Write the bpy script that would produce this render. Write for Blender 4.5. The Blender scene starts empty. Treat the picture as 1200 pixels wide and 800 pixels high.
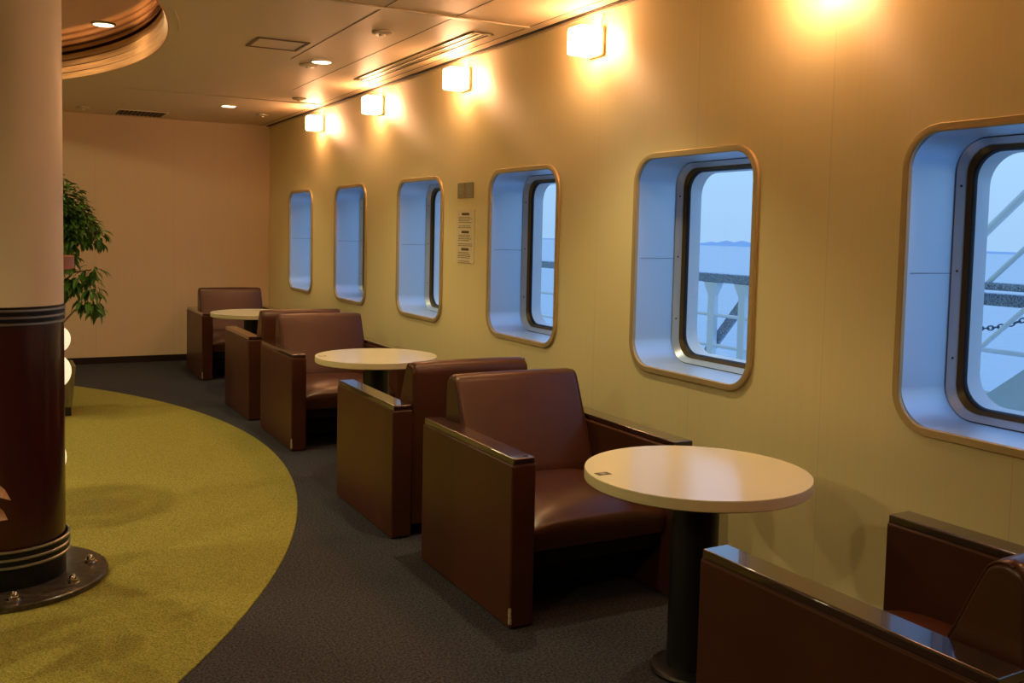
import bpy, bmesh, math, random
from mathutils import Vector, Matrix
PI = math.pi
C = bpy.context.scene.collection
sc = bpy.context.scene
random.seed(7)

# ------------------------------------------------------------------ materials
def new_mat(name):
    m = bpy.data.materials.new(name); m.use_nodes = True
    nt = m.node_tree
    return m, nt, nt.nodes['Principled BSDF']

def mat(name, col, rough=0.5, metal=0.0, spec=0.5, coat=0.0, coat_rough=0.1, var=0.0, vscale=(8, 8, 8),
        bump=0.0, bscale=(60, 60, 60), emit=None, estr=0.0, detail=4, bdist=0.01, rvar=0.0, col2=None):
    m, nt, b = new_mat(name)
    N, L = nt.nodes, nt.links
    b.inputs['Base Color'].default_value = (*col, 1)
    b.inputs['Roughness'].default_value = rough
    b.inputs['Metallic'].default_value = metal
    b.inputs['Specular IOR Level'].default_value = spec
    b.inputs['Coat Weight'].default_value = coat
    b.inputs['Coat Roughness'].default_value = coat_rough
    if emit:
        b.inputs['Emission Color'].default_value = (*emit, 1)
        b.inputs['Emission Strength'].default_value = estr
    tc = N.new('ShaderNodeTexCoord')
    def noise(scale, det):
        mp = N.new('ShaderNodeMapping'); mp.inputs['Scale'].default_value = scale
        L.new(tc.outputs['Object'], mp.inputs['Vector'])
        n = N.new('ShaderNodeTexNoise'); n.inputs['Scale'].default_value = 1.0
        n.inputs['Detail'].default_value = det
        L.new(mp.outputs['Vector'], n.inputs['Vector'])
        return n
    if var or col2:
        n = noise(vscale, detail)
        mr = N.new('ShaderNodeValToRGB')
        mr.color_ramp.elements[0].position = 0.3; mr.color_ramp.elements[1].position = 0.7
        lo = tuple(c * (1 - var) for c in col); hi = col2 if col2 else tuple(min(1, c * (1 + var)) for c in col)
        mr.color_ramp.elements[0].color = (*lo, 1); mr.color_ramp.elements[1].color = (*hi, 1)
        L.new(n.outputs['Fac'], mr.inputs['Fac']); L.new(mr.outputs['Color'], b.inputs['Base Color'])
        if rvar:
            r = N.new('ShaderNodeMapRange'); r.inputs['To Min'].default_value = rough - rvar; r.inputs['To Max'].default_value = rough + rvar
            L.new(n.outputs['Fac'], r.inputs['Value']); L.new(r.outputs['Result'], b.inputs['Roughness'])
    if bump:
        n = noise(bscale, 3)
        bp = N.new('ShaderNodeBump'); bp.inputs['Strength'].default_value = bump; bp.inputs['Distance'].default_value = bdist
        L.new(n.outputs['Fac'], bp.inputs['Height']); L.new(bp.outputs['Normal'], b.inputs['Normal'])
    return m

def panel_mat(name, col, axis, period, offset, rough, bump, bscale, spec=0.5, seam=0.0035, dark=0.86, coat=0.0, aniso=0.0, arot=0.0):
    """painted wall panel: faint vertical brushing and a thin joint line every `period` metres along `axis`"""
    m = mat(name, col, rough, spec=spec, bump=bump, bscale=bscale, bdist=0.004, coat=coat, coat_rough=0.3)
    nt = m.node_tree; N, L = nt.nodes, nt.links; b = N['Principled BSDF']
    tc = N.new('ShaderNodeTexCoord'); sx = N.new('ShaderNodeSeparateXYZ'); L.new(tc.outputs['Object'], sx.inputs[0])
    def M(op, a, bb=None):
        n = N.new('ShaderNodeMath'); n.operation = op
        for i, v in enumerate((a, bb)):
            if v is None: continue
            if isinstance(v, (int, float)): n.inputs[i].default_value = v
            else: L.new(v, n.inputs[i])
        return n.outputs[0]
    t = M('SUBTRACT', sx.outputs[axis], offset)
    t = M('DIVIDE', t, period); t = M('FRACT', t); t = M('SUBTRACT', t, 0.5); t = M('ABSOLUTE', t)
    line = M('GREATER_THAN', t, 0.5 - seam / period / 2)
    mp = N.new('ShaderNodeMapping'); mp.inputs['Scale'].default_value = (90, 90, 0.7)
    L.new(tc.outputs['Object'], mp.inputs['Vector'])
    n = N.new('ShaderNodeTexNoise'); n.inputs['Scale'].default_value = 1; n.inputs['Detail'].default_value = 2
    L.new(mp.outputs['Vector'], n.inputs['Vector'])
    mr = N.new('ShaderNodeMapRange'); mr.inputs['From Min'].default_value = .3; mr.inputs['From Max'].default_value = .7
    mr.inputs['To Min'].default_value = 0.985; mr.inputs['To Max'].default_value = 1.015
    L.new(n.outputs['Fac'], mr.inputs['Value'])
    k = M('SUBTRACT', 1.0, M('MULTIPLY', line, 1 - dark)); k = M('MULTIPLY', k, mr.outputs['Result'])
    if aniso:
        tg = N.new('ShaderNodeCombineXYZ'); tg.inputs['Z'].default_value = 1.0
        b.inputs['Anisotropic'].default_value = aniso; b.inputs['Anisotropic Rotation'].default_value = arot
        L.new(tg.outputs[0], b.inputs['Tangent'])
    vm = N.new('ShaderNodeVectorMath'); vm.operation = 'SCALE'; vm.inputs[0].default_value = col
    L.new(k, vm.inputs['Scale']); L.new(vm.outputs['Vector'], b.inputs['Base Color'])
    return m

M = {}
M['wall'] = panel_mat('wall_panel', (0.84, 0.755, 0.42), 1, 0.7964, 1.8832 - .02, 0.36, 0.03, (40, 40, 3.0), spec=0.9, aniso=.9)
M['endwall'] = panel_mat('end_wall_panel', (0.68, 0.52, 0.34), 0, 0.8, -0.25, 0.5, 0.04, (40, 40, 3.0))
M['ceiling'] = mat('ceiling_panel', (0.74, 0.59, 0.40), 0.46, spec=0.4, bump=.03, bscale=(6, 6, 6), bdist=.01)
M['carpet'] = mat('navy_grey_carpet', (0.028, 0.029, 0.044), 0.95, spec=.08, col2=(0.088, 0.083, 0.100), var=.45, vscale=(110, 110, 110), detail=3, bump=.6, bscale=(300, 300, 300), bdist=.006)
M['green'] = mat('olive_carpet', (0.185, 0.17, 0.036), 0.95, spec=.12, col2=(0.39, 0.35, 0.085), var=.25, vscale=(150, 150, 150), detail=3, bump=.6, bscale=(300, 300, 300), bdist=.006)
M['base'] = mat('dark_skirting', (0.018, 0.010, 0.010), 0.35)
M['leather'] = mat('brown_leather', (0.066, 0.0220, 0.0120), 0.34, spec=.18, var=.10, vscale=(5, 5, 5), bump=.10, bscale=(260, 260, 260), bdist=.002, rvar=.05)
M['seatleather'] = mat('lit_seat_leather', (0.070, 0.0240, 0.0130), 0.31, spec=.36, var=.10, vscale=(5, 5, 5), bump=.10, bscale=(260, 260, 260), bdist=.002, rvar=.05)  # same leather as the arms, lightened and glossier to look lit
M['cap'] = mat('lacquered_wood', (0.030, 0.010, 0.007), 0.22, spec=.5, coat=1.0, coat_rough=0.04, var=.3, vscale=(3, 40, 40))
M['under'] = mat('dark_base', (0.006, 0.004, 0.0035), 0.6, spec=.2)
M['scuff'] = mat('scuffed_edge', (0.34, 0.27, 0.22), .6, var=.5, vscale=(300, 300, 120))
M['tabletop'] = mat('cream_laminate', (0.92, 0.88, 0.66), 0.24, spec=.5, coat=.3, coat_rough=.12, bump=.01, bscale=(20, 20, 20))
M['tableedge'] = mat('cream_edge_band', (0.68, 0.60, 0.38), 0.4, var=.05, vscale=(3, 3, 60))
M['black'] = mat('black_metal', (0.008, 0.008, 0.009), 0.35, spec=.4)
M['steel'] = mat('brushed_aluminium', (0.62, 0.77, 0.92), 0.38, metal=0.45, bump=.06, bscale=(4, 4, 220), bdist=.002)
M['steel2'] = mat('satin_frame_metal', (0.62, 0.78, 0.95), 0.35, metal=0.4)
M['gold'] = mat('champagne_frame', (0.52, 0.42, 0.23), 0.42, metal=0.35)
M['gasket'] = mat('bronze_gasket', (0.15, 0.11, 0.05), 0.32, metal=.5)
M['rubber'] = mat('black_rubber', (0.010, 0.010, 0.012), 0.5)
M['hull'] = mat('white_hull_paint', (0.86, 0.92, 0.94), 0.45, var=.04, vscale=(3, 3, 3))
M['copper'] = mat('copper_strip', (0.95, 0.46, 0.24), 0.42, metal=0.55, var=.25, vscale=(2.5, 2.5, 60), bump=.05, bscale=(3, 3, 120), bdist=.003)
M['copperdark'] = mat('copper_groove', (0.10, 0.035, 0.015), 0.5, metal=0.3)
M['mirror'] = mat('dark_copper_mirror', (0.60, 0.38, 0.24), 0.06, metal=1.0)
M['shade'] = mat('frosted_glass_lit', (1, .9, .7), 0.3, emit=(1.0, 0.49, 0.24), estr=38)
M['plate'] = mat('lamp_back_plate', (0.88, 0.80, 0.62), 0.4)
M['lens'] = mat('lit_lens', (1, .95, .8), .4, emit=(1.0, 0.80, 0.50), estr=9)
M['whitetrim'] = mat('white_trim', (0.62, 0.52, 0.36), .35)
M['slot'] = mat('slot_shadow', (0.012, 0.009, 0.007), .7)
M['blade'] = mat('diffuser_blade', (0.55, 0.45, 0.30), .28, metal=.2)
M['colwhite'] = mat('column_white_enamel', (0.74, 0.66, 0.50), 0.42, spec=.5, var=.02, vscale=(2, 2, 2))
M['maroon'] = mat('maroon_gloss_paint', (0.036, 0.006, 0.005), 0.26, spec=.35, coat=.25, coat_rough=.1)
M['colblack'] = mat('column_black', (0.006, 0.006, 0.007), .4, spec=.25)
M['silver'] = mat('silver_ring', (0.33, 0.32, 0.32), .30, metal=.9, bump=.15, bscale=(40, 40, 40), bdist=.003)
M['flange'] = mat('dark_pebbled_flange', (0.016, 0.011, 0.009), .30, coat=.3, col2=(0.075, 0.055, 0.042), var=.3, vscale=(28, 28, 28), detail=6, bump=.3, bscale=(28, 28, 28), bdist=.004)
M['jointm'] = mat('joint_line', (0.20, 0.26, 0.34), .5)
M['louvre'] = mat('louvre_paint', (0.16, 0.10, 0.05), .5)
M['chrome'] = mat('polished_nut', (0.8, 0.76, 0.70), .12, metal=1.0)
M['paper'] = mat('notice_paper', (0.80, 0.72, 0.52), .6)
M['ink'] = mat('notice_ink', (0.10, 0.075, 0.04), .6)
M['greyplate'] = mat('grey_green_plate', (0.34, 0.33, 0.22), .4, metal=.2)
M['platemark'] = mat('plate_mark', (0.48, 0.46, 0.32), .4)
M['leaf'] = mat('ficus_leaf', (0.018, 0.065, 0.008), .34, spec=.5, col2=(0.085, 0.24, 0.022), var=.3, vscale=(9, 9, 9))
M['bark'] = mat('ficus_bark', (0.13, 0.085, 0.045), .8, var=.3, vscale=(20, 20, 5))
M['planter'] = mat('olive_slat_planter', (0.15, 0.12, 0.045), .5, var=.25, vscale=(40, 40, 2), bump=.3, bscale=(45, 45, 1), bdist=.01)
M['soil'] = mat('soil', (0.03, 0.02, 0.012), .95, bump=.6, bscale=(60, 60, 60))
M['globe'] = mat('opal_globe', (0.85, 0.78, 0.62), .25, emit=(1.0, 0.78, 0.50), estr=0.75)
M['terracotta'] = mat('copper_bowl', (0.32, 0.11, 0.045), .45, var=.1, vscale=(6, 6, 20))
M['dryleaf'] = mat('dry_leaf', (0.55, 0.26, 0.10), .55, col2=(0.75, 0.52, 0.30), var=.25, vscale=(30, 30, 30))
M['rail'] = mat('deck_white_paint', (0.86, 0.90, 0.93), .45)
M['raildark'] = mat('wet_dark_handrail', (0.07, 0.09, 0.15), .4, col2=(0.50, 0.58, 0.70), var=.2, vscale=(110, 110, 110), detail=2)
M['deck'] = mat('wet_deck_paint', (0.55, 0.66, 0.78), .35, var=.2, vscale=(1.2, 1.2, 1.2))
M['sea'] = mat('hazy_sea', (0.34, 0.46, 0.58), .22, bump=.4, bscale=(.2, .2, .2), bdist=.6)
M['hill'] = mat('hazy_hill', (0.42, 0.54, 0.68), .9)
M['chainm'] = mat('chain_metal', (0.10, 0.14, 0.19), .4, metal=.4)
M['sticker'] = mat('table_sticker', (0.10, 0.085, 0.05), .4)
M['stickermark'] = mat('sticker_mark', (0.42, 0.36, 0.22), .4)

def glass_mat():
    m, nt, b = new_mat('window_glass')
    N, L = nt.nodes, nt.links
    N.remove(b); out = N['Material Output']
    tr = N.new('ShaderNodeBsdfTransparent'); tr.inputs[0].default_value = (.95, .97, 1, 1)
    gl = N.new('ShaderNodeBsdfGlossy'); gl.inputs['Roughness'].default_value = .03
    fr = N.new('ShaderNodeFresnel'); fr.inputs['IOR'].default_value = 1.35
    mx = N.new('ShaderNodeMixShader')
    ge = N.new('ShaderNodeNewGeometry'); sb = N.new('ShaderNodeMath'); sb.operation = 'SUBTRACT'; sb.use_clamp = True
    L.new(fr.outputs[0], sb.inputs[0]); L.new(ge.outputs['Backfacing'], sb.inputs[1])
    L.new(sb.outputs[0], mx.inputs[0]); L.new(tr.outputs[0], mx.inputs[1]); L.new(gl.outputs[0], mx.inputs[2])
    L.new(mx.outputs[0], out.inputs['Surface'])
    return m
M['glass'] = glass_mat()

# ------------------------------------------------------------------ mesh helpers
def box(bm, x0, x1, y0, y1, z0, z1, bev=0.0, seg=2, mi=0):
    v = [bm.verts.new((x, y, z)) for z in (z0, z1) for y in (y0, y1) for x in (x0, x1)]
    F = [(0, 2, 3, 1), (4, 5, 7, 6), (0, 1, 5, 4), (2, 6, 7, 3), (0, 4, 6, 2), (1, 3, 7, 5)]
    fs = [bm.faces.new([v[i] for i in f]) for f in F]
    for f in fs: f.material_index = mi
    if bev:
        es = list({e for f in fs for e in f.edges})
        bmesh.ops.bevel(bm, geom=es, offset=bev, segments=seg, affect='EDGES', profile=.5)

def loft(bm, loops, cap0=False, cap1=False, closed=True, mi=0):
    rows = [[bm.verts.new(p) for p in lp] for lp in loops]
    n = len(rows[0])
    for a, b in zip(rows, rows[1:]):
        for i in range(n if closed else n - 1):
            j = (i + 1) % n
            f = bm.faces.new((a[i], a[j], b[j], b[i])); f.material_index = mi
    if cap0: bm.faces.new(list(reversed(rows[0]))).material_index = mi
    if cap1: bm.faces.new(rows[-1]).material_index = mi
    return rows

def circle(cx, cy, z, r, n=48):
    return [(cx + r * math.cos(2 * PI * i / n), cy + r * math.sin(2 * PI * i / n), z) for i in range(n)]

def lathe(bm, prof, n=48, cx=0, cy=0, cap0=True, cap1=True, mi=0):
    loft(bm, [circle(cx, cy, z, r, n) for r, z in prof], cap0, cap1, mi=mi)

def tube(bm, pts, r, n=10, caps=True, mi=0):
    pts = [Vector(p) for p in pts]
    rs = r if isinstance(r, (list, tuple)) else [r] * len(pts)
    loops = []
    up = None
    for i, p in enumerate(pts):
        d = (pts[min(i + 1, len(pts) - 1)] - pts[max(i - 1, 0)]).normalized()
        if up is None:
            up = Vector((0, 0, 1)) if abs(d.z) < .9 else Vector((1, 0, 0))
        a = d.cross(up).normalized(); b = a.cross(d).normalized(); up = b
        loops.append([p + (a * math.cos(t) + b * math.sin(t)) * rs[i] for t in [2 * PI * k / n for k in range(n)]])
    loft(bm, loops, caps, caps, mi=mi)

def rrect(hy, hz, r, n=10):
    P = []
    for cy, cz, a0 in ((hy - r, hz - r, 0), (-hy + r, hz - r, PI / 2), (-hy + r, -hz + r, PI), (hy - r, -hz + r, 1.5 * PI)):
        for k in range(n + 1):
            a = a0 + PI / 2 * k / n
            P.append((cy + r * math.cos(a), cz + r * math.sin(a)))
    return P

def rot(deg, bm):
    bmesh.ops.rotate(bm, verts=bm.verts, cent=(0, 0, 0), matrix=Matrix.Rotation(math.radians(deg), 3, 'Z'))

def obj(name, bm, m, parent=None, smooth=40, loc=None):
    bmesh.ops.recalc_face_normals(bm, faces=bm.faces)
    me = bpy.data.meshes.new(name); bm.to_mesh(me); bm.free()
    for mm in (m if isinstance(m, (list, tuple)) else [m]): me.materials.append(mm)
    if smooth:
        me.polygons.foreach_set('use_smooth', [True] * len(me.polygons))
        me.set_sharp_from_angle(angle=math.radians(smooth))
    o = bpy.data.objects.new(name, me); C.objects.link(o)
    if smooth and len(me.polygons) < 6000:
        wn = o.modifiers.new('weighted_normal', 'WEIGHTED_NORMAL'); wn.keep_sharp = True; wn.weight = 100
    if parent: o.parent = parent
    if loc: o.location = loc
    return o

def NB(): return bmesh.new()
def tag(o, label, cat, group=None):
    o['label'] = label; o['category'] = cat
    if group: o['group'] = group
    return o
def thing(name, label, cat, loc=(0, 0, 0), rz=0, group=None):
    o = bpy.data.objects.new(name, None); C.objects.link(o); o.empty_display_size = .1
    o.location = loc; o.rotation_euler = (0, 0, rz)
    return tag(o, label, cat, group)
def struct(o, label=None, cat=None):
    o['kind'] = 'structure'
    if label: o['label'] = label
    if cat: o['category'] = cat
    return o
def dup(root, loc, label, rz=None):
    r = root.copy(); C.objects.link(r); r.location = loc; r['label'] = label
    if rz is not None: r.rotation_euler = (0, 0, rz)
    for ch in list(root.children):
        c = ch.copy(); C.objects.link(c); c.parent = r
        for g in list(ch.children):
            d = g.copy(); C.objects.link(d); d.parent = c
    return r

# ------------------------------------------------------------------ dimensions
ZC = 2.660                      # ceiling
YE = 11.173                     # end wall
YB = -3.2                       # wall behind the viewer
XL = -12.6                      # far left wall
WS = 1.5928; WH = WS / 2
WY = [1.8832 + WS * k for k in range(5, -3, -1)]      # window centres
WZ = (0.8462 + 1.8957) / 2; HY = 0.4384; HZ = (1.8957 - 0.8462) / 2; RAD = 0.145
WT = 0.345                      # wall thickness

# ------------------------------------------------------------------ room shell
bm = NB(); box(bm, XL - .1, WT, YB - .1, YE + .1, -0.10, 0.0)
struct(obj('floor', bm, M['carpet']), 'dark navy-grey carpet along the window wall', 'floor')

bm = NB()
lathe(bm, [(5.464, 0.0), (5.464, 0.003), (5.460, 0.005)], n=220, cx=-6.614, cy=6.517, cap0=False)
bmesh.ops.bisect_plane(bm, geom=bm.verts[:] + bm.edges[:] + bm.faces[:], plane_co=(0, YE - .015, 0), plane_no=(0, 1, 0), clear_outer=True)
o = obj('round_carpet', bm, M['green'], smooth=0)
tag(o, 'large olive green round carpet inlaid in the dark floor', 'carpet')

def holed(bm, outer, holes, const, flip):
    """fill a planar outline with holes; points are 3D tuples"""
    es = []
    for lp in [outer] + holes:
        vs = [bm.verts.new(p) for p in lp]
        es += [bm.edges.new((vs[i], vs[(i + 1) % len(vs)])) for i in range(len(vs))]
    bmesh.ops.triangle_fill(bm, use_beauty=True, use_dissolve=False, edges=es)

HOLE = rrect(HY - .004, HZ - .004, RAD)
bm = NB()
for y in WY:
    for X in (0.0, WT):
        rc = [(X, y - WH, -.1), (X, y + WH, -.1), (X, y + WH, 2.95), (X, y - WH, 2.95)]
        lp = [(X, y + a, WZ + b) for a, b in HOLE]
        R = [bm.verts.new(p) for p in rc]; H = [bm.verts.new(p) for p in lp]
        # four fans, one per rectangle side, joined at the corners
        n = len(H); q = n // 4
        mids = [q // 2 + q * k for k in range(4)]                # hole corner nearest to +y+z, -y+z, -y-z, +y-z
        cor = [R[2], R[3], R[0], R[1]]
        for k in range(4):
            a, b = mids[k], mids[(k + 1) % 4]
            idx = [(a + t) % n for t in range(((b - a) % n) + 1)]
            bm.faces.new([cor[k]] + [H[t] for t in idx] + [cor[(k + 1) % 4]])
    loft(bm, [[(X, y + a, WZ + b) for a, b in HOLE] for X in (0.0, WT)])
for y0, y1 in ((YB, WY[-1] - WH), (WY[0] + WH, YE)):
    box(bm, 0, WT, y0, y1, -.1, 2.95)
for z in (-.1, 2.95):
    bm.faces.new([bm.verts.new(p) for p in ((0, WY[-1] - WH, z), (WT, WY[-1] - WH, z), (WT, WY[0] + WH, z), (0, WY[0] + WH, z))])
bmesh.ops.remove_doubles(bm, verts=bm.verts, dist=1e-5)
struct(obj('wall_right', bm, [M['wall']], smooth=0), 'long beige panelled wall with deep-set windows', 'wall')

bm = NB(); box(bm, XL - .1, WT, YE, YE + .1, -.1, 2.95)
struct(obj('wall_end', bm, M['endwall'], smooth=0), 'plain beige end wall', 'wall')
bm = NB(); box(bm, XL - .1, WT, YB - .1, YB, -.1, 2.95)
struct(obj('wall_back', bm, M['endwall'], smooth=0), 'wall behind the viewer', 'wall')
bm = NB(); box(bm, XL - .1, XL, YB, YE, -.1, 2.95)
struct(obj('wall_left', bm, M['endwall'], smooth=0), 'far left wall', 'wall')

# ceiling with the round recess
CX, CY, CR, CZ = -6.2, 6.69, 4.385, 2.855
bm = NB()
holed(bm, [(XL, YB, ZC), (0, YB, ZC), (0, YE, ZC), (XL, YE, ZC)], [circle(CX, CY, ZC, CR + .004, 200)], ZC, False)
ceil = struct(obj('ceiling', bm, M['ceiling'], smooth=0), 'beige metal-panelled ceiling with a round recess', 'ceiling')
# thin raised and sunken ceiling lines are their own trims
def strip(name, x0, x1, y0, y1, z0, z1, m, bev=0.0):
    bm = NB(); box(bm, x0, x1, y0, y1, z0, z1, bev)
    return struct(obj(name, bm, m))
strip('trim_1', -0.040, -0.016, YB, YE, ZC - .006, ZC - .001, M['slot'])
strip('trim_2', -0.016, -0.0, YB, YE, ZC - .020, ZC - .001, M['whitetrim'], .003)
strip('trim_3', -0.112, -0.108, YB, YE, ZC - .002, ZC - .0005, M['slot'])
strip('trim_4', -1.80, -0.112, 4.82, 4.86, ZC - .010, ZC - .001, M['whitetrim'], .004)
strip('trim_5', -1.80, -0.112, 8.87, 8.91, ZC - .008, ZC - .001, M['whitetrim'], .003)
strip('trim_6', -0.976, -0.972, 3.2, 6.65, ZC - .002, ZC - .0005, M['slot'])
strip('trim_7', -0.568, -0.565, 2.2, 8.1, ZC - .002, ZC - .0005, M['slot'])

# round recess: copper strips stepping up to a dark mirror panel
bm = NB(); nb = 4; h = (CZ - ZC) / nb
prof = [(CR + .004, ZC - .0005), (CR + .004, ZC - .004)]
for k in range(nb):
    z0, z1 = ZC - .004 + (.004 if k else 0) + h * k, ZC + h * (k + 1)
    prof += [(CR - .004, z0 + .0005), (CR - .008, z0 + .006), (CR - .022, z1 - .014), (CR - .020, z1 - .0115), (CR - .004, z1 - .011), (CR - .003, z1)]
lathe(bm, prof, n=220, cx=CX, cy=CY, cap0=False, cap1=False)
rec = struct(obj('trim_8', bm, M['copper'], smooth=50), 'ring of copper strips lining the round ceiling recess', 'trim')
bm = NB()
for k in range(nb):
    z1 = ZC + h * (k + 1)
    loft(bm, [circle(CX, CY, z1 - .0108, CR - .0045, 220), circle(CX, CY, z1 - .0002, CR - .0045, 220)])
obj('groove', bm, M['copperdark'], rec)
bm = NB(); tr = CR + .055                       # pale arc shaped like the highlight on the recess's edge ring
A0 = [math.radians(-15 + 7.5 * k / 24) for k in range(25)]
loft(bm, [[(CX + r * math.cos(a), CY + r * math.sin(a), z) for a in A0] for r, z in ((tr - .004, ZC - .0005), (tr - .003, ZC - .004), (tr + .003, ZC - .004), (tr + .004, ZC - .0005))], closed=False)
struct(obj('trim_highlight', bm, M['whitetrim'], smooth=0))
bm = NB(); lathe(bm, [(CR + .05, CZ), (CR + .05, CZ + .02)], n=160, cx=CX, cy=CY)
struct(obj('trim_9', bm, M['mirror'], smooth=30), 'dark reflective panel closing the ceiling recess', 'trim')

bm = NB(); box(bm, XL, -.012, YE - .012, YE, 0, .072, .003)
struct(obj('baseboard_end', bm, M['base'], smooth=30))
bm = NB(); box(bm, -.012, 0, YB, YE - .012, 0, .072, .003)
struct(obj('baseboard_right', bm, M['base'], smooth=30))

# ------------------------------------------------------------------ windows
def L3(X, hy, hz, r, n=10): return [(X, a, b) for a, b in rrect(hy, hz, max(r, .02), n)]
def make_window():
    # raised champagne edge frame around the opening
    bm = NB()
    loft(bm, [L3(-.001, HY, HZ, RAD), L3(-.012, HY - .001, HZ - .001, RAD), L3(-.015, HY - .004, HZ - .004, RAD - .004),
              L3(-.015, HY - .026, HZ - .026, RAD - .024), L3(-.012, HY - .029, HZ - .029, RAD - .027), L3(.004, HY - .029, HZ - .029, RAD - .027)])
    root = obj('window_0', bm, M['gold'], smooth=50)
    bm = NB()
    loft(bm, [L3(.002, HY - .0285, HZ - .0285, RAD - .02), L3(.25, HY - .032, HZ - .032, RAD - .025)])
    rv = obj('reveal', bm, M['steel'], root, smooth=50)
    # hairline joint half way up each side of the lining
    for s in (-1, 1):
        bm = NB(); y = s * (HY - .0305)
        box(bm, .02, .235, y - .0014, y + .0014, .020, .0225)
        obj('joint', bm, M['jointm'], rv, smooth=0)
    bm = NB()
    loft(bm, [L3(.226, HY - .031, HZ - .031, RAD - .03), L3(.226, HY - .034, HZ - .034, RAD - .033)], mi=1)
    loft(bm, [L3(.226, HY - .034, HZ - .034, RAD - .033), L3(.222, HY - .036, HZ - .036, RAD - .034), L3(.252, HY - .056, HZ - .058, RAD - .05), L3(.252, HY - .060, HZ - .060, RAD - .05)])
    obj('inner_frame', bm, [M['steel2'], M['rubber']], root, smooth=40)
    for s in (-1, 1):
        for z in (-.28, .03, .33):
            bm = NB(); lathe(bm, [(.0045, -.002), (.0045, .002), (.002, .003)], n=12)
            bmesh.ops.rotate(bm, verts=bm.verts, cent=(0, 0, 0), matrix=Matrix.Rotation(-PI / 2, 3, 'Y'))
            obj('screw', bm, M['gasket'], root, loc=(.2370, s * (HY - .046), z))
    bm = NB()
    loft(bm, [L3(.250, HY - .058, HZ - .058, RAD - .05), L3(.254, HY - .063, HZ - .063, RAD - .05), L3(.262, HY - .072, HZ - .072, RAD - .05)])
    loft(bm, [L3(.262, HY - .072, HZ - .072, RAD - .05), L3(.268, HY - .077, HZ - .077, RAD - .05), L3(.279, HY - .079, HZ - .079, RAD - .05)], mi=1)
    obj('gasket', bm, [M['gasket'], M['rubber']], root, smooth=40)
    bm = NB()
    loft(bm, [L3(.271, HY - .075, HZ - .075, RAD - .05), L3(.277, HY - .075, HZ - .075, RAD - .05)], True, True)
    obj('pane', bm, M['glass'], root, smooth=0)
    bm = NB()
    loft(bm, [L3(.279, HY - .079, HZ - .079, RAD - .05), L3(.345, HY - .080, HZ - .080, RAD - .03), L3(.350, HY - .002, HZ - .002, RAD)])
    obj('outer_reveal', bm, M['hull'], root, smooth=40)
    return root
win = make_window()
WL = {1: 'narrowest-looking window, farthest along beside the end wall', 2: 'second window from the end wall', 3: 'window just before the wall notice',
      4: 'window just after the wall notice', 5: 'window showing a dark handrail outside, behind the nearest table',
      6: 'largest window at the right edge of the photo, with diagonal rods outside'}
for i, y in enumerate(WY):
    o = win if i == 0 else dup(win, (0, 0, 0), '')
    o.location = (0, y, WZ); o.name = 'window_%d' % (i + 1)
    struct(o, WL.get(i + 1, 'window behind the viewer'), 'window')

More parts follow.
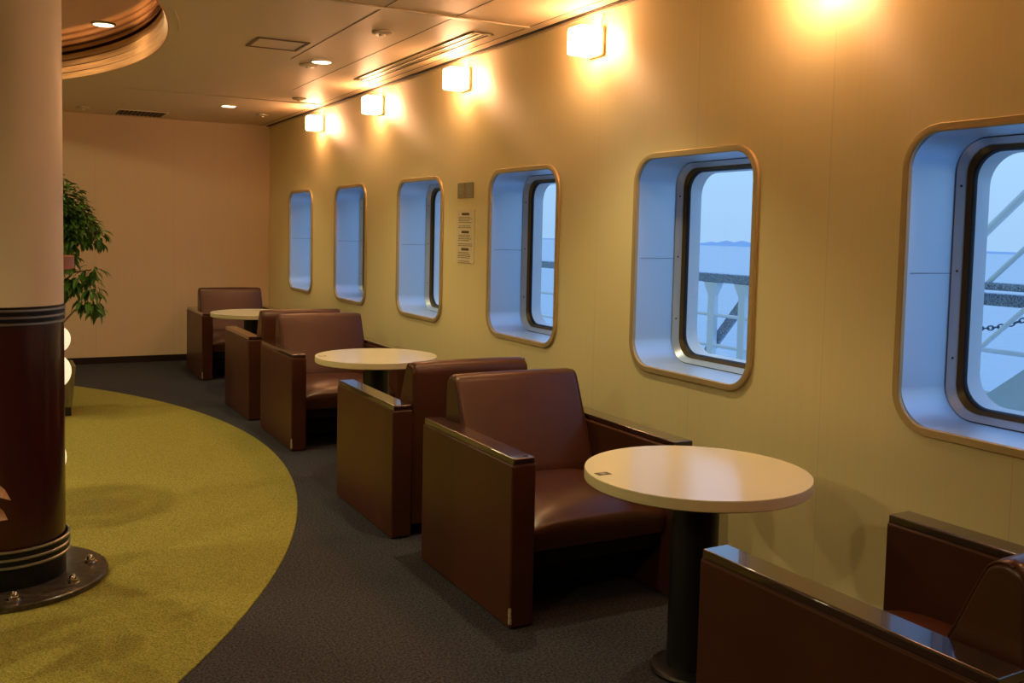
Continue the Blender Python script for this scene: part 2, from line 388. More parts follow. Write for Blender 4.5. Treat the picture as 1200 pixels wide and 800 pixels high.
# ------------------------------------------------------------------ armchairs
def make_chair():
    t = thing('armchair', '', 'armchair', group='brown armchairs in pairs at the tables')
    W, D, A = .428, .435, .104                                   # half width, half depth, arm thickness
    for s in (-1, 1):
        x0, x1 = sorted((s * W, s * (W - A)))
        bm = NB(); box(bm, x0, x1, -D, D, .004, .632, .010, 3)
        a = obj('arm', bm, M['leather'], t)
        bm = NB(); box(bm, x0 + .007, x1 - .005, -D + .004, D - .004, .629, .657, .006, 3)
        c = obj('arm_cap', bm, M['cap'], a); c['label'] = 'glossy dark wooden cap'
        bm = NB(); tube(bm, [(s * (W - .007), -D + .008, .6295), (s * (W - .007), D - .008, .6295)], .0034, 8)
        obj('piping', bm, M['leather'], a)
        bm = NB(); tube(bm, [(x0 + .01, -D + .005, .6295), (x1 - .01, -D + .005, .6295)], .0034, 8)
        obj('piping', bm, M['leather'], a)
    bm = NB(); rs = random.Random(5)
    zs = [.022 + .008 * k for k in range(9)]
    loft(bm, [[(-W - .0006, -D + .004 + rs.uniform(.003, .008), z), (-W + .0015, -D + .0015, z), (-W + .004 + rs.uniform(.002, .006), -D - .0006, z)] for z in zs], closed=False)
    sc_ = obj('scuff_mark', bm, M['scuff'], t, smooth=0); sc_['label'] = 'pale worn scuff on the lower arm corner'
    # seat cushion: rounded box with a crown
    bm = NB()
    w = W - A - .003; y0, y1, z0, z1 = -.395, .27, .27, .415
    nx, ny = 14, 14
    def surf(u, v):
        x = -w + 2 * w * u; y = y0 + (y1 - y0) * v
        ex = 1 - abs(2 * u - 1) ** 6; ey = 1 - max(0, (1 - 2 * v)) ** 5
        crown = .028 * (1 - abs(2 * u - 1) ** 2.4) * (1 - abs(2 * v - 1) ** 3)
        edge = .022 * (1 - ex) + .045 * (1 - ey)
        return (x, y, z1 + crown - edge)
    us = [0, .02, .06, .12, .2, .3, .4, .5, .6, .7, .8, .88, .94, .98, 1]
    g = [[bm.verts.new(surf(u, v)) for u in us] for v in us]
    for j in range(len(us) - 1):
        for i in range(len(us) - 1): bm.faces.new((g[j][i], g[j][i + 1], g[j + 1][i + 1], g[j + 1][i]))
    bot = [[bm.verts.new((p.co.x, p.co.y + (.012 if k == 0 else 0), z0)) for p in row] for k, row in ((0, g[0]), (1, g[-1]))]
    mid = [bm.verts.new((p.co.x, p.co.y - .006, (p.co.z + z0) / 2 + .02)) for p in g[0]]
    n = len(us)
    for i in range(n - 1):
        bm.faces.new((g[0][i + 1], g[0][i], mid[i], mid[i + 1])); bm.faces.new((mid[i + 1], mid[i], bot[0][i], bot[0][i + 1]))
        bm.faces.new((g[-1][i], g[-1][i + 1], bot[1][i + 1], bot[1][i])); bm.faces.new((bot[0][i + 1], bot[0][i], bot[1][i], bot[1][i + 1]))
    for s in (0, -1):
        vs = [bot[0][s], mid[s]] + [g[k][s] for k in range(n)] + [bot[1][s]]
        bm.faces.new(vs)
    obj('seat_cushion', bm, M['seatleather'], t, smooth=60)
    bm = NB(); box(bm, -W + A + .001, W - A - .001, -.36, .40, .20, .272, .006)
    obj('seat_rail', bm, M['under'], t)
    # backrest between the arms: leaning, softly rounded cushion
    def prof(k):
        P = [(.426, .20), (.426, .62), (.425, .78)]
        cy, cz, r = .372, .806, .052
        for q in range(10):
            a = math.radians(0 + 155 * q / 9)
            P.append((cy + r * math.cos(a), cz + r * math.sin(a)))
        for z, y in ((.775, .300), (.72, .275), (.65, .243), (.56, .203), (.47, .163), (.40, .135), (.20, .130)):
            P.append((y, z))
        c = (.32, .58)
        return [(y + (c[0] - y) * k, z + (c[1] - z) * k * .55) if z > .3 else (y + (c[0] - y) * k, z) for y, z in P]
    bm = NB(); wl = W - A - .002
    xs = ((-wl, .16), (-wl + .003, .085), (-wl + .012, .03), (-wl + .028, 0), (-wl * .5, -.015), (0, -.02), (wl * .5, -.015), (wl - .028, 0), (wl - .012, .03), (wl - .003, .085), (wl, .16))
    loft(bm, [[(x, y, z) for y, z in prof(k)] for x, k in xs], True, True)
    back = obj('backrest', bm, M['seatleather'], t, smooth=60)
    for s in (-1, 1):
        pts = [(s * (wl - .006), y - .001, z) for y, z in prof(.05) if z > .42 and y < .40]
        bm = NB(); tube(bm, pts, .0034, 8); obj('piping', bm, M['leather'], back)
    bm = NB(); box(bm, -W + A + .001, W - A - .001, .400, .4250, .06, .60, .003)
    obj('back_panel', bm, M['leather'], t)
    bm = NB(); box(bm, -W + A + .002, W - A - .002, -.22, .41, .07, .20, .003)
    obj('base', bm, M['under'], t)
    return t
CH = [  # centre x, front y, faces viewer?, label
    (-.645, 3.130, 1, 'brown leather armchair facing the viewer behind the nearest round table'),
    (-.665, 5.190, 0, 'brown armchair seen from behind, back to back with the chair at the nearest table'),
    (-.613, 6.335, 1, 'brown armchair facing the viewer behind the middle round table'),
    (-.641, 8.350, 0, 'brown armchair seen from behind at the farthest table, left arm showing'),
    (-.600, 9.620, 1, 'farthest brown armchair, against the pale end wall'),
    (-.648, 2.035, 0, 'dark foreground armchair cut off by the bottom right corner'),
]
chair = make_chair()
for i, (x, yf, face, lab) in enumerate(CH):
    loc = (x, yf + .435, 0) if face else (x, yf - .435, 0)
    if i == 0:
        chair.location = loc; chair['label'] = lab
    else:
        dup(chair, loc, lab, 0 if face else PI + (.03 if i == 5 else 0))

# ------------------------------------------------------------------ tables
def make_table():
    t = thing('round_table', '', 'table', group='cream round pedestal tables')
    bm = NB(); lathe(bm, [(.379, .664), (.385, .668), (.385, .700), (.3835, .703)], n=96)
    for f in bm.faces:
        f.material_index = 0 if f.normal.z > .9 or all(v.co.z > .69999 for v in f.verts) else 1
    bm.faces.ensure_lookup_table()
    top = obj('tabletop', bm, [M['tabletop'], M['tableedge']], t, smooth=30)
    bm = NB(); a = math.radians(-58)
    box(bm, .383, .3858, -.0012, .0012, .668, .700); rot(-33, bm)
    obj('edge_joint', bm, M['sticker'], top, smooth=0)
    bm = NB(); box(bm, -.025, .025, -.017, .017, .7028, .7037)
    st = obj('sticker', bm, M['sticker'], top, smooth=0); st['label'] = 'small dark square sticker'
    bm = NB(); lathe(bm, [(.010, .7037), (.010, .7042)], n=24); lathe(bm, [(.006, .7037), (.006, .7040)], n=20)
    sm = obj('sticker_mark', bm, M['stickermark'], None, smooth=0); sm.parent = top
    sm.location = st.location = (-.328, .085, 0)
    bm = NB(); lathe(bm, [(.20, .648), (.20, .664)], n=40); lathe(bm, [(.082, .02), (.082, .650)], n=48)
    obj('pedestal', bm, M['black'], t, smooth=30)
    bm = NB(); lathe(bm, [(.135, .0), (.138, .010), (.134, .018), (.10, .024)], n=56)
    obj('foot', bm, M['black'], t, smooth=30)
    return t
tab = make_table()
tab.location = (-.655, 2.575, 0); tab['label'] = 'nearest and largest-looking cream round table, in the right foreground'
dup(tab, (-.643, 5.79, 0), 'middle cream round table, between two facing armchairs')
dup(tab, (-.650, 9.14, 0), 'farthest cream round table, near the end wall')

# ------------------------------------------------------------------ wall lamps
def make_lamp():
    t = thing('wall_lamp', '', 'lamp', group='lit cube lamps on the window wall')
    bm = NB(); box(bm, -.022, -.001, -.074, .074, -.076, .076, .012, 3)
    obj('back_plate', bm, M['plate'], t)
    bm = NB(); box(bm, -.150, -.024, -.066, .066, -.070, .070, .014, 3)
    obj('glass_shade', bm, M['shade'], t)
    bm = NB(); tube(bm, [(-.012, -.05, .078), (-.011, -.052, .105), (-.007, -.057, .130), (-.003, -.058, .150)], .0022, 8)
    obj('cord', bm, M['ink'], t)
    return t
lamp = make_lamp()
LL = ['cube wall lamp cut off above the frame, right of centre', 'largest-looking cube wall lamp, nearest fully visible one',
      'cube wall lamp directly above the wall plates and paper notice', 'cube wall lamp between the second and third windows from the end wall',
      'farthest and smallest-looking cube wall lamp, closest to the end wall', 'wall lamp behind the viewer', 'wall lamp beside the viewer, out of frame']
LYS = [2.70, 4.292, 5.882, 7.505, 9.122, -.485, 1.108]
for i, y in enumerate(LYS):
    if i == 0: lamp.location = (0, y, 2.496); lamp['label'] = LL[0]
    else: dup(lamp, (0, y, 2.496 + (.012 if i in (2, 3, 4) else 0)), LL[i])

# ------------------------------------------------------------------ ceiling fittings
def make_down():
    t = thing('ceiling_light', '', 'ceiling light', group='round recessed ceiling lights')
    bm = NB(); lathe(bm, [(.082, -.001), (.080, -.007), (.072, -.009), (.064, -.004), (.064, -.001)], n=40, cap0=False, cap1=False)
    obj('trim_ring', bm, M['whitetrim'], t, smooth=50)
    bm = NB(); lathe(bm, [(.0632, -.0065), (.0632, -.001)], n=40)
    obj('lens', bm, M['lens'], t, smooth=30)
    return t
down = make_down()
DL = [(-.765, 6.63, ZC, 'recessed ceiling light above the middle table'),
      (-.792, 9.567, ZC, 'small recessed ceiling light near the end wall'),
      (-2.115, 7.20, CZ, 'recessed light inside the round copper recess'),
      (-.74, 3.70, ZC, 'recessed ceiling light above the frame, over the near chair'),
      (-.74, .60, ZC, 'recessed ceiling light beside the viewer'),
      (-3.0, 5.3, CZ, 'recessed ceiling light in the recess, hidden by the column'),
      (-4.6, 8.2, CZ, 'added fill light deep in the copper recess, out of frame'),  # added unseen light, ambient fill from the recess
      (-5.0, 5.0, CZ, 'added fill light in the recess left of the column'),  # added unseen light, more ambient fill on this side
      (-4.2, .8, ZC, 'recessed ceiling light behind and left of the viewer'),
      (-5.2, 2.6, ZC, 'added ceiling fill light left of the viewer, out of frame'),  # added unseen light, brightens the window wall from the left
      (-7.5, 6.0, CZ, 'added fill light in the middle of the round recess'),  # added unseen light, fills the left part of the room
      (-2.78, 8.05, CZ, 'recessed ceiling light above the ficus, hidden by the column')]
DP = [40, 30, 9, 50, 2, 80, 140, 140, 85, 205, 150, 45]
for i, (x, y, z, lab) in enumerate(DL):
    if i == 0: down.location = (x, y, z); down['label'] = lab
    else: dup(down, (x, y, z), lab)
    ld = bpy.data.lights.new('downlight', 'SPOT'); ld.energy = DP[i]; ld.color = (1.0, .78, .38)
    wide = i in (2, 11); ld.spot_size = math.radians(179 if wide else 158 if z == CZ else 104 if x > -1 else 162); ld.spot_blend = .15 if wide else .7; ld.shadow_soft_size = .05
    lo = bpy.data.objects.new('downlight_beam', ld); C.objects.link(lo); lo.location = (x, y, z - .02)

def make_detector():
    t = thing('smoke_detector', '', 'detector', group='round detectors on the ceiling')
    bm = NB(); lathe(bm, [(.062, -.001), (.062, -.010), (.048, -.017), (.030, -.018)], n=36)
    obj('base_plate', bm, M['whitetrim'], t, smooth=40)
    bm = NB(); lathe(bm, [(.022, -.016), (.018, -.026), (.010, -.030)], n=24)
    obj('sensor_tip', bm, M['plate'], t, smooth=40)
    return t
det = make_detector()
for i, (x, y, lab) in enumerate([(-.764, 5.433, 'ceiling detector between the hatch and the air slot'),
                                 (-.81, 6.80, 'ceiling detector just beside the light over the middle table'),
                                 (-.373, 8.60, 'small ceiling detector near the farthest wall lamps'),
                                 (-.355, 10.05, 'farthest small ceiling detector at the end-wall corner')]):
    if i == 0: det.location = (x, y, ZC); det['label'] = lab
    else: dup(det, (x, y, ZC), lab)
dup(det, (-2.005, 10.60, ZC), 'small detector on the ceiling left of the dark grille')
d2 = dup(det, (-2.02, 6.02, CZ), 'dark detector inside the round copper recess')

t = thing('air_diffuser', 'long slotted air diffuser along the ceiling edge above the lamps', 'air vent', (-.26, 6.18, ZC))
bm = NB()
for x0, x1 in ((-.068, -.054), (-.014, .010), (.052, .070)): box(bm, x0, x1, -1.06, 1.06, -.010, -.001, .003)
for y in (-1.06, 1.045): box(bm, -.068, .070, y, y + .015, -.010, -.001, .003)
obj('frame', bm, M['blade'], t)
for x in (-.034, .031):
    bm = NB(); box(bm, x - .020, x + .021, -1.045, 1.045, -.003, -.001); s = obj('slot', bm, M['slot'], t, smooth=0)
    bm = NB(); box(bm, x - .004, x + .006, -1.045, 1.045, -.007, -.0025, .002); obj('blade', bm, M['blade'], s)
t = thing('ceiling_hatch', 'rectangular framed access hatch in the ceiling', 'hatch', (-1.19, 6.17, ZC))
for a in ((-.165, .165, -.165, -.143), (-.165, .165, .143, .165), (-.165, -.143, -.143, .143), (.143, .165, -.143, .143)):
    bm = NB(); box(bm, a[0], a[1], a[2], a[3], -.007, -.001, .002); obj('frame_bar', bm, M['louvre'], t)
bm = NB(); box(bm, -.150, .150, -.150, .150, -.003, -.001); obj('panel', bm, M['ceiling'], t, smooth=0)
bm = NB(); box(bm, .150, .156, -.150, .150, -.0072, -.005); obj('shadow_gap', bm, M['slot'], t, smooth=0)
t = thing('ceiling_vent', 'dark louvred ceiling grille near the end wall', 'air vent', (-1.44, 10.78, ZC))
bm = NB(); box(bm, -.235, .235, -.24, .24, -.003, -.001); obj('backing', bm, M['slot'], t, smooth=0)
bm = NB()
for a in ((-.245, .245, -.255, -.24), (-.245, .245, .24, .255), (-.245, -.23, -.24, .24), (.23, .245, -.24, .24)): box(bm, a[0], a[1], a[2], a[3], -.008, -.001, .002)
obj('frame', bm, M['plate'], t)
for k in range(11):
    x = -.21 + .042 * k
    bm = NB(); box(bm, x - .006, x + .006, -.24, .24, -.008, -.003); obj('louvre', bm, M['louvre'], t, smooth=0)

# ------------------------------------------------------------------ column
PX, PY, PR = -2.745, 4.46, .223
t = thing('column', 'round column, white above and maroon below, with a bolted dark base plate', 'column', (PX, PY, 0))
bm = NB(); lathe(bm, [(PR, 1.12), (PR, CZ - .002)], n=96); o = obj('upper_shaft', bm, M['colwhite'], t, smooth=30)
bm = NB(); lathe(bm, [(PR + .001, .12), (PR + .001, 1.12)], n=96); o = obj('lower_shaft', bm, M['maroon'], t, smooth=30)
bm = NB(); lathe(bm, [(PR + .002, .03), (PR + .002, .17)], n=96); obj('black_plinth', bm, M['colblack'], t, smooth=30)
def bands(name, zs, rr, m):
    bm = NB()
    for z0, z1 in zs:
        lathe(bm, [(rr - .004, z0), (rr, z0 + .003), (rr, z1 - .003), (rr - .004, z1)], n=96)
    obj(name, bm, m, t, smooth=30)
bands('black_band', [(1.094, 1.166)], PR + .004, M['colblack'])
for z in (1.093, 1.119, 1.146): bands('silver_ring', [(z, z + .011)], PR + .008, M['silver'])
bands('black_band', [(.125, .200)], PR + .014, M['colblack'])
for z in (.124, .155, .188): bands('silver_ring', [(z, z + .012)], PR + .019, M['silver'])
bm = NB(); lathe(bm, [(.388, .005), (.390, .009), (.390, .026), (.385, .031), (PR, .034)], n=110); fl = obj('base_plate', bm, M['flange'], t, smooth=30)
for k, a in enumerate((-86, -42, 3, 48, 93, 138, 183, 228)):
    a = math.radians(a)
    bm = NB(); lathe(bm, [(.028, .030), (.028, .035), (.016, .036)], n=24); lathe(bm, [(.020, .034), (.020, .047), (.016, .048)], n=6); lathe(bm, [(.0155, .047), (.0145, .056), (.009, .064), (.002, .067)], n=20)
    b = obj('dome_nut', bm, M['chrome'], t, smooth=40); b.location = (.32 * math.cos(a), .32 * math.sin(a), 0)

# ------------------------------------------------------------------ wall notices
t = thing('notice', 'tall cream paper notice with three dark headings on the window wall', 'notice', (0, 5.857, 1.470))
bm = NB(); box(bm, -.003, .0008, -.138, .138, -.177, .177); obj('sheet', bm, M['paper'], t, smooth=0)
rr = random.Random(3)
for zc in (.150, .030, -.085):
    loop = rrect(.058, .0085, .008, 5); bm = NB()
    loft(bm, [[(-.0040, a, zc + b) for a, b in loop], [(-.0028, a, zc + b) for a, b in loop]], True, True)
    obj('heading', bm, M['ink'], t, smooth=0)
    bm = NB()
    for ln in range(7):
        z = zc - .022 - ln * .0115
        if ln == 4: continue
        y = .112 - rr.random() * .01; end = -.105 + rr.random() * .06
        while y > end:
            w = .012 + rr.random() * .03
            box(bm, -.0036, -.0028, max(y - w, end - .005), y, z - .0020, z + .0020); y -= w + .006
    obj('text_block', bm, M['ink'], t, smooth=0)
for y, lab in ((5.926, 'left grey-green square plate above the paper notice'), (5.799, 'right grey-green square plate above the paper notice')):
    t = thing('wall_plate', lab, 'wall plate', (0, y, 1.778), 0, 'square plates above the notice')
    bm = NB(); box(bm, -.008, -.0005, -.057, .057, -.052, .052, .003); obj('plate', bm, M['greyplate'], t)
    bm = NB()
    for z in (.012, -.002, -.016): box(bm, -.0090, -.0078, -.022, .022, z - .002, z + .002)
    obj('mark', bm, M['platemark'], t, smooth=0)

# ------------------------------------------------------------------ plants
def leaf(bm, p, d, up, L, W, droop=.3, mi=0):
    d = d.normalized(); s = d.cross(up)
    s = s.normalized() if s.length > 1e-3 else Vector((1, 0, 0)); n = s.cross(d).normalized()
    st = [(0, .06, 0), (.25, .8, .03), (.55, 1.0, -.02), (.82, .55, -.12), (1, .0, -.28)]
    rows = []
    for f, w, dz in st:
        c = p + d * (L * f) + n * (L * dz * droop / .3)
        if w == 0: rows.append([bm.verts.new(c)]); continue
        rows.append([bm.verts.new(c - s * W * w * .5 + n * W * .14 * w), bm.verts.new(c), bm.verts.new(c + s * W * w * .5 + n * W * .14 * w)])
    for a, b in zip(rows, rows[1:]):
        if len(b) == 3:
            bm.faces.new((a[0], a[1], b[1], b[0])); bm.faces.new((a[1], a[2], b[2], b[1]))
        else:
            bm.faces.new((a[0], a[1], b[0])); bm.faces.new((a[1], a[2], b[0]))

FX, FY = -2.44, 8.32
t = thing('potted_ficus', 'leafy green ficus tree in a slatted planter behind the column', 'potted plant', (FX, FY, 0))
bm = NB()
loft(bm, [[(sx * r, sy * r, z) for sx, sy in ((-1, -1), (1, -1), (1, 1), (-1, 1))] for r, z in ((.170, .075), (.196, .385), (.198, .395), (.176, .395), (.170, .34))], True, False)
obj('planter', bm, M['planter'], t, smooth=20)
bm = NB(); box(bm, -.165, .165, -.165, .165, 0.005, .08, .004); obj('planter_plinth', bm, M['black'], t)
bm = NB(); box(bm, -.172, .172, -.172, .172, .33, .352); obj('soil', bm, M['soil'], t, smooth=0)
rr = random.Random(11)
bm = NB()
tube(bm, [(0, 0, .34), (.04, -.01, .6), (.10, -.02, .85), (.08, 0, 1.1), (.05, 0, 1.4), (.02, 0, 1.65)], [.026, .022, .02, .018, .014, .008], 10)
tube(bm, [(-.03, .02, .34), (-.06, .02, .7), (-.02, .02, 1.1), (-.05, .02, 1.5)], [.018, .016, .014, .008], 8)
br = [((.10, -.02, .70), (.20, -.05, .82), (.32, -.06, .88)), ((.10, -.02, .85), (.20, -.04, .98), (.33, -.06, 1.03)), ((.08, 0, 1.0), (.20, -.08, 1.12), (.32, -.1, 1.14)),
      ((.05, 0, 1.4), (.2, -.1, 1.5), (.33, -.12, 1.5)), ((.05, 0, 1.4), (-.15, .1, 1.55), (-.28, .1, 1.6)), ((.06, 0, 1.3), (.05, -.2, 1.5), (.05, -.3, 1.55))]
for b in br: tube(bm, b, [.009, .007, .004], 6)
obj('trunk', bm, M['bark'], t, smooth=60)
bm = NB()
def crown(n, c, r, lo, L0=.075, W0=.036, shell=.45):
    for _ in range(n):
        while True:
            v = Vector((rr.uniform(-1, 1), rr.uniform(-1, 1), rr.uniform(-1, 1)))
            if shell < v.length < 1: break
        p = Vector((c[0] + v.x * r[0], c[1] + v.y * r[1], c[2] + v.z * r[2]))
        d = Vector((v.x + rr.uniform(-.6, .6), v.y + rr.uniform(-.6, .6), v.z * .3 - lo + rr.uniform(-.35, .35)))
        k = rr.uniform(.75, 1.3)
        leaf(bm, p, d, Vector((rr.uniform(-.3, .3), rr.uniform(-.3, .3), 1)), L0 * k, W0 * k, .35)
crown(1500, (.02, 0, 1.60), (.27, .30, .27), .05, .062, .032)
crown(700, (.16, -.03, 1.47), (.20, .22, .16), .3, .068, .032)
crown(330, (.06, 0, 1.24), (.15, .2, .14), .5, .075)
for c, k in (((.33, -.06, .84), 34), ((.29, -.06, .89), 16), ((.33, -.07, 1.00), 24), ((.24, -.05, 1.07), 20), ((.32, -.09, 1.13), 26), ((.37, -.12, 1.40), 24), ((.16, -.03, 1.03), 30), ((.10, -.02, .98), 30)):
    crown(k, c, (.060, .07, .055), .6, .09, .030, 0)
obj('foliage', bm, M['leaf'], t, smooth=0)

t = thing('plant', 'dry orange pointed leaves poking in from the left edge', 'potted plant', (-3.122, 3.55, 0))
bm = NB(); lathe(bm, [(.10, 0.005), (.13, .22), (.138, .25), (.125, .25), (.12, .20)], n=40); obj('pot', bm, M['terracotta'], t, smooth=40)
bm = NB(); lathe(bm, [(.118, .19), (.118, .215)], n=30); obj('soil', bm, M['soil'], t, smooth=0)
bm = NB(); bm2 = NB()
for k in range(16):
    a = 2 * PI * k / 16 + rr.uniform(-.15, .15); zt = rr.uniform(.38, .85)
    tube(bm, [(0, 0, .2), (.05 * math.cos(a), .05 * math.sin(a), zt * .6), (.15 * math.cos(a), .15 * math.sin(a), zt)], [.006, .005, .003], 6)
    leaf(bm2, Vector((.15 * math.cos(a), .15 * math.sin(a), zt)), Vector((math.cos(a), math.sin(a), -.5)), Vector((0, 0, 1)), .2, .075, .4)
leaf(bm2, Vector((.23, .0, .68)), Vector((.16, -.0, -.085)), Vector((0, -.7, .6)), .19, .055, .2)
leaf(bm2, Vector((.26, -.03, .585)), Vector((.13, -.0, -.06)), Vector((0, -.8, .5)), .135, .06, .2)
tube(bm, [(0, 0, .2), (.10, 0, .5), (.235, .0, .68)], [.006, .005, .003], 6)
tube(bm, [(0, 0, .2), (.12, -.02, .45), (.262, -.03, .585)], [.006, .005, .003], 6)
obj('stems', bm, M['bark'], t, smooth=60); obj('leaves', bm2, M['dryleaf'], t, smooth=0)

# white globes and a copper bowl on a slim stand behind the column
t = thing('globe_lamp', 'standing lamp with pale globes and a copper bowl, mostly behind the column', 'floor lamp', (-2.645, 5.40, 0))
bm = NB(); tube(bm, [(0, 0, .02), (0, 0, 1.30)], .011, 14); obj('pole', bm, M['gasket'], t)
bm = NB(); lathe(bm, [(.08, .005), (.08, .020), (.02, .032)], n=40); obj('base', bm, M['black'], t, smooth=40)
for dz, r, dx in ((.910, .072, .153), (.745, .094, .134), (.300, .130, .072)):
    bm = NB(); prof = [(max(.002, r * math.sin(PI * k / 20)), -r * math.cos(PI * k / 20)) for k in range(21)]
    lathe(bm, prof, n=36); g = obj('globe', bm, M['globe'], t, smooth=60); g.location = (dx - .02, 0, dz)
bm = NB(); lathe(bm, [(.02, 1.26), (.215, 1.268), (.224, 1.275), (.224, 1.335), (.216, 1.335), (.214, 1.285), (.02, 1.275)], n=60)
obj('bowl', bm, M['terracotta'], t, smooth=40)

# ------------------------------------------------------------------ outside: deck, rails, sea
bm = NB(); box(bm, WT + .01, 2.5, -4, 14, -.20, -.06); struct(obj('floor_2', bm, M['deck'], smooth=0), 'open promenade deck outside the windows', 'deck')
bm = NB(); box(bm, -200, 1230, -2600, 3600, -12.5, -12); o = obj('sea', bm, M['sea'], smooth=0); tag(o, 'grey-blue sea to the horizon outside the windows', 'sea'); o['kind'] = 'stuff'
for v in o.data.vertices:
    if v.co.x < 0: v.co.x = 12
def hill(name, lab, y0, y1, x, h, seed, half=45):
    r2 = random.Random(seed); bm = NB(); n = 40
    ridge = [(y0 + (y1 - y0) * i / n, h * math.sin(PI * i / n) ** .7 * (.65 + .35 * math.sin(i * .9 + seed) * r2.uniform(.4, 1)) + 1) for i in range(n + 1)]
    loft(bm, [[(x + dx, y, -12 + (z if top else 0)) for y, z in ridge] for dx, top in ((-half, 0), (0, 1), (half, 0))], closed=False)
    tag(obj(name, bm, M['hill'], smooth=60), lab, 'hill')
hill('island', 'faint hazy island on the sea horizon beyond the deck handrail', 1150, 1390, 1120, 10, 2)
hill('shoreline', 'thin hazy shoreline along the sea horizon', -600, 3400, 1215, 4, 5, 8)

def railing():
    t = thing('deck_railing', 'white deck railing with a dark handrail outside the windows', 'railing', (2.0, 0, 0))
    bm = NB(); box(bm, -.035, .035, -3.5, 13, 1.166, 1.234, .012, 2); obj('handrail', bm, M['raildark'], t)
    for z in (.92, .69, .42, .15):
        bm = NB(); tube(bm, [(0, -3.5, z), (0, 13, z)], .014, 10); obj('lower_rail', bm, M['rail'], t)
    for y in (.4, 1.9, 2.9, 3.66, 4.3, 5.36, 5.70, 7.2, 8.7, 10.2, 11.7):
        bm = NB(); box(bm, -.022, .022, y - .035, y + .035, -.06, 1.166, .004)
        loft(bm, [[(-.03, y - .08, 1.165), (.03, y - .08, 1.165), (.03, y + .08, 1.165), (-.03, y + .08, 1.165)], [(-.02, y - .03, 1.06), (.02, y - .03, 1.06), (.02, y + .03, 1.06), (-.02, y + .03, 1.06)]], True, True)
        obj('post', bm, M['rail'], t)
    bm = NB()
    a, b = Vector((.05, 5.36, 1.09)), Vector((.05, 5.80, .62))
    d = (b - a).normalized(); n = Vector((0, d.z, -d.y)) * .038; e = Vector((.012, 0, 0))
    loft(bm, [[p + n + e, p + n - e, p - n - e, p - n + e] for p in (a, b)], True, True)
    obj('diagonal_brace', bm, M['raildark'], t)
    bm = NB(); box(bm, .03, .05, 5.0, 6.1, -.02, .42); obj('kick_plate', bm, M['rail'], t, smooth=0)
    return t
railing()
t = thing('boarding_ladder', 'slanted white rods crossing outside the right-hand window', 'ladder', (1.90, 0, 0))
sl = -.93
for z, r in ((1.425, .022), (1.13, .014), (.80, .013)):
    bm = NB(); y0 = 3.52
    tube(bm, [(0, y0 + .85, z + sl * .85), (0, y0 - 1.3, z - sl * 1.3)], r, 12); obj('rod', bm, M['rail'], t)
bm = NB(); box(bm, -.03, .03, 1.2, 3.62, 1.255, 1.295, .008); o = obj('tie_bar', bm, M['raildark'], t)
t = thing('deck_winch', 'blue-grey sloped housing on the deck beyond the right-hand window', 'deck box', (1.75, 3.0, -.06))
bm = NB(); loft(bm, [[(x, .55, 0), (x, -1.3, 0), (x, -1.3, 1.05), (x, -.10, 0.98), (x, .45, .55)] for x in (-.12, .12)], True, True); obj('housing', bm, M['deck'], t, smooth=0)
bm = NB(); tube(bm, [(-.14, .45, .61), (-.14, -1.3, .61)], .014, 8); obj('edge_rail', bm, M['rail'], t)
# chain sagging between posts
bm = NB(); N = 24
def cp(s):
    s *= .76
    return Vector((1.962, 3.645 - .95 * s, 1.075 - .10 * 4 * s * (1 - s) * (1 - s) + .33 * s * s))
for i in range(N):
    a, b = cp(i / N), cp((i + 1) / N); c = (a + b) / 2; d = (b - a).normalized() * .021
    n = (Vector((0, -d.z, d.y)) if i % 2 else Vector((1, 0, 0))).normalized() * .011
    ring = [c + d * math.cos(q) + n * math.sin(q) for q in [2 * PI * k / 12 for k in range(13)]]
    tube(bm, ring, .0040, 5, False)
tag(obj('chain', bm, M['chainm'], smooth=60), 'thin sagging chain outside the right-hand window', 'chain')

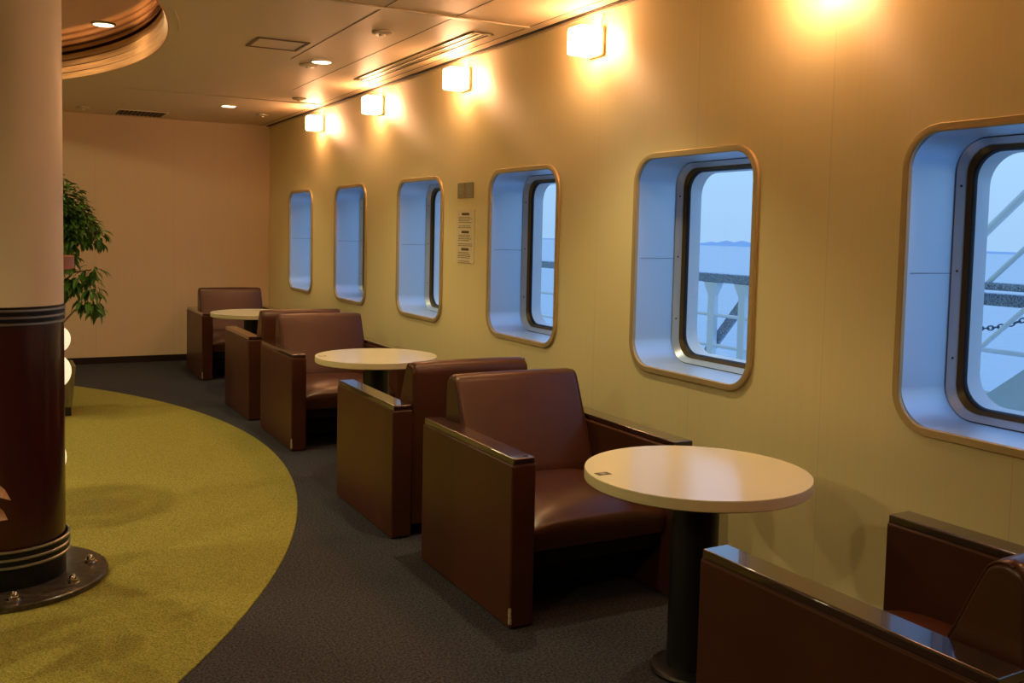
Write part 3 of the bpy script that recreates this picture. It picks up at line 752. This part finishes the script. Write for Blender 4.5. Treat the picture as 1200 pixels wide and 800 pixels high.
# ------------------------------------------------------------------ sky
w = bpy.data.worlds.new('dusk'); sc.world = w; w.use_nodes = True
nt = w.node_tree; N, L = nt.nodes, nt.links; bg = N['Background']
tc = N.new('ShaderNodeTexCoord'); sp = N.new('ShaderNodeSeparateXYZ'); L.new(tc.outputs['Generated'], sp.inputs[0])
cr = N.new('ShaderNodeValToRGB'); L.new(sp.outputs['Z'], cr.inputs['Fac'])
cr.color_ramp.elements[0].position = 0.0; cr.color_ramp.elements[0].color = (.36, .58, .84, 1)
cr.color_ramp.elements[1].position = 0.6; cr.color_ramp.elements[1].color = (.34, .62, 1.15, 1)
e = cr.color_ramp.elements.new(.10); e.color = (.40, .66, .92, 1)
L.new(cr.outputs['Color'], bg.inputs['Color']); bg.inputs['Strength'].default_value = 0.93

# ------------------------------------------------------------------ camera
f, yaw, pitch, roll, D = 1129.7887, 0.490043, 0.0651144, 0.0221889, 2.7621
fw = Vector((math.sin(yaw) * math.cos(pitch), math.cos(yaw) * math.cos(pitch), -math.sin(pitch)))
r = Vector((math.cos(yaw), -math.sin(yaw), 0)); u = r.cross(fw)
r2 = r * math.cos(roll) + u * math.sin(roll); u2 = -r * math.sin(roll) + u * math.cos(roll)
cd = bpy.data.cameras.new('camera'); cam = bpy.data.objects.new('camera', cd); C.objects.link(cam)
cd.shift_y = -53.246 / 1200; cd.sensor_width = 36; cd.lens = f * 36 / 1200; cd.clip_end = 9000; cd.clip_start = .02
cam.matrix_world = Matrix(((r2.x, u2.x, -fw.x, -D), (r2.y, u2.y, -fw.y, 0), (r2.z, u2.z, -fw.z, 1.5), (0, 0, 0, 1)))
sc.camera = cam

sc.view_settings.view_transform = 'Standard'; sc.view_settings.look = 'None'
sc.view_settings.gamma = 1; sc.view_settings.use_curve_mapping = False
sc.view_settings.exposure = 0.32
sc.cycles.max_bounces = 8; sc.cycles.diffuse_bounces = 5; sc.cycles.glossy_bounces = 4
sc.cycles.sample_clamp_indirect = 6; sc.cycles.caustics_reflective = False; sc.cycles.caustics_refractive = False
sc.cycles.use_denoising = True
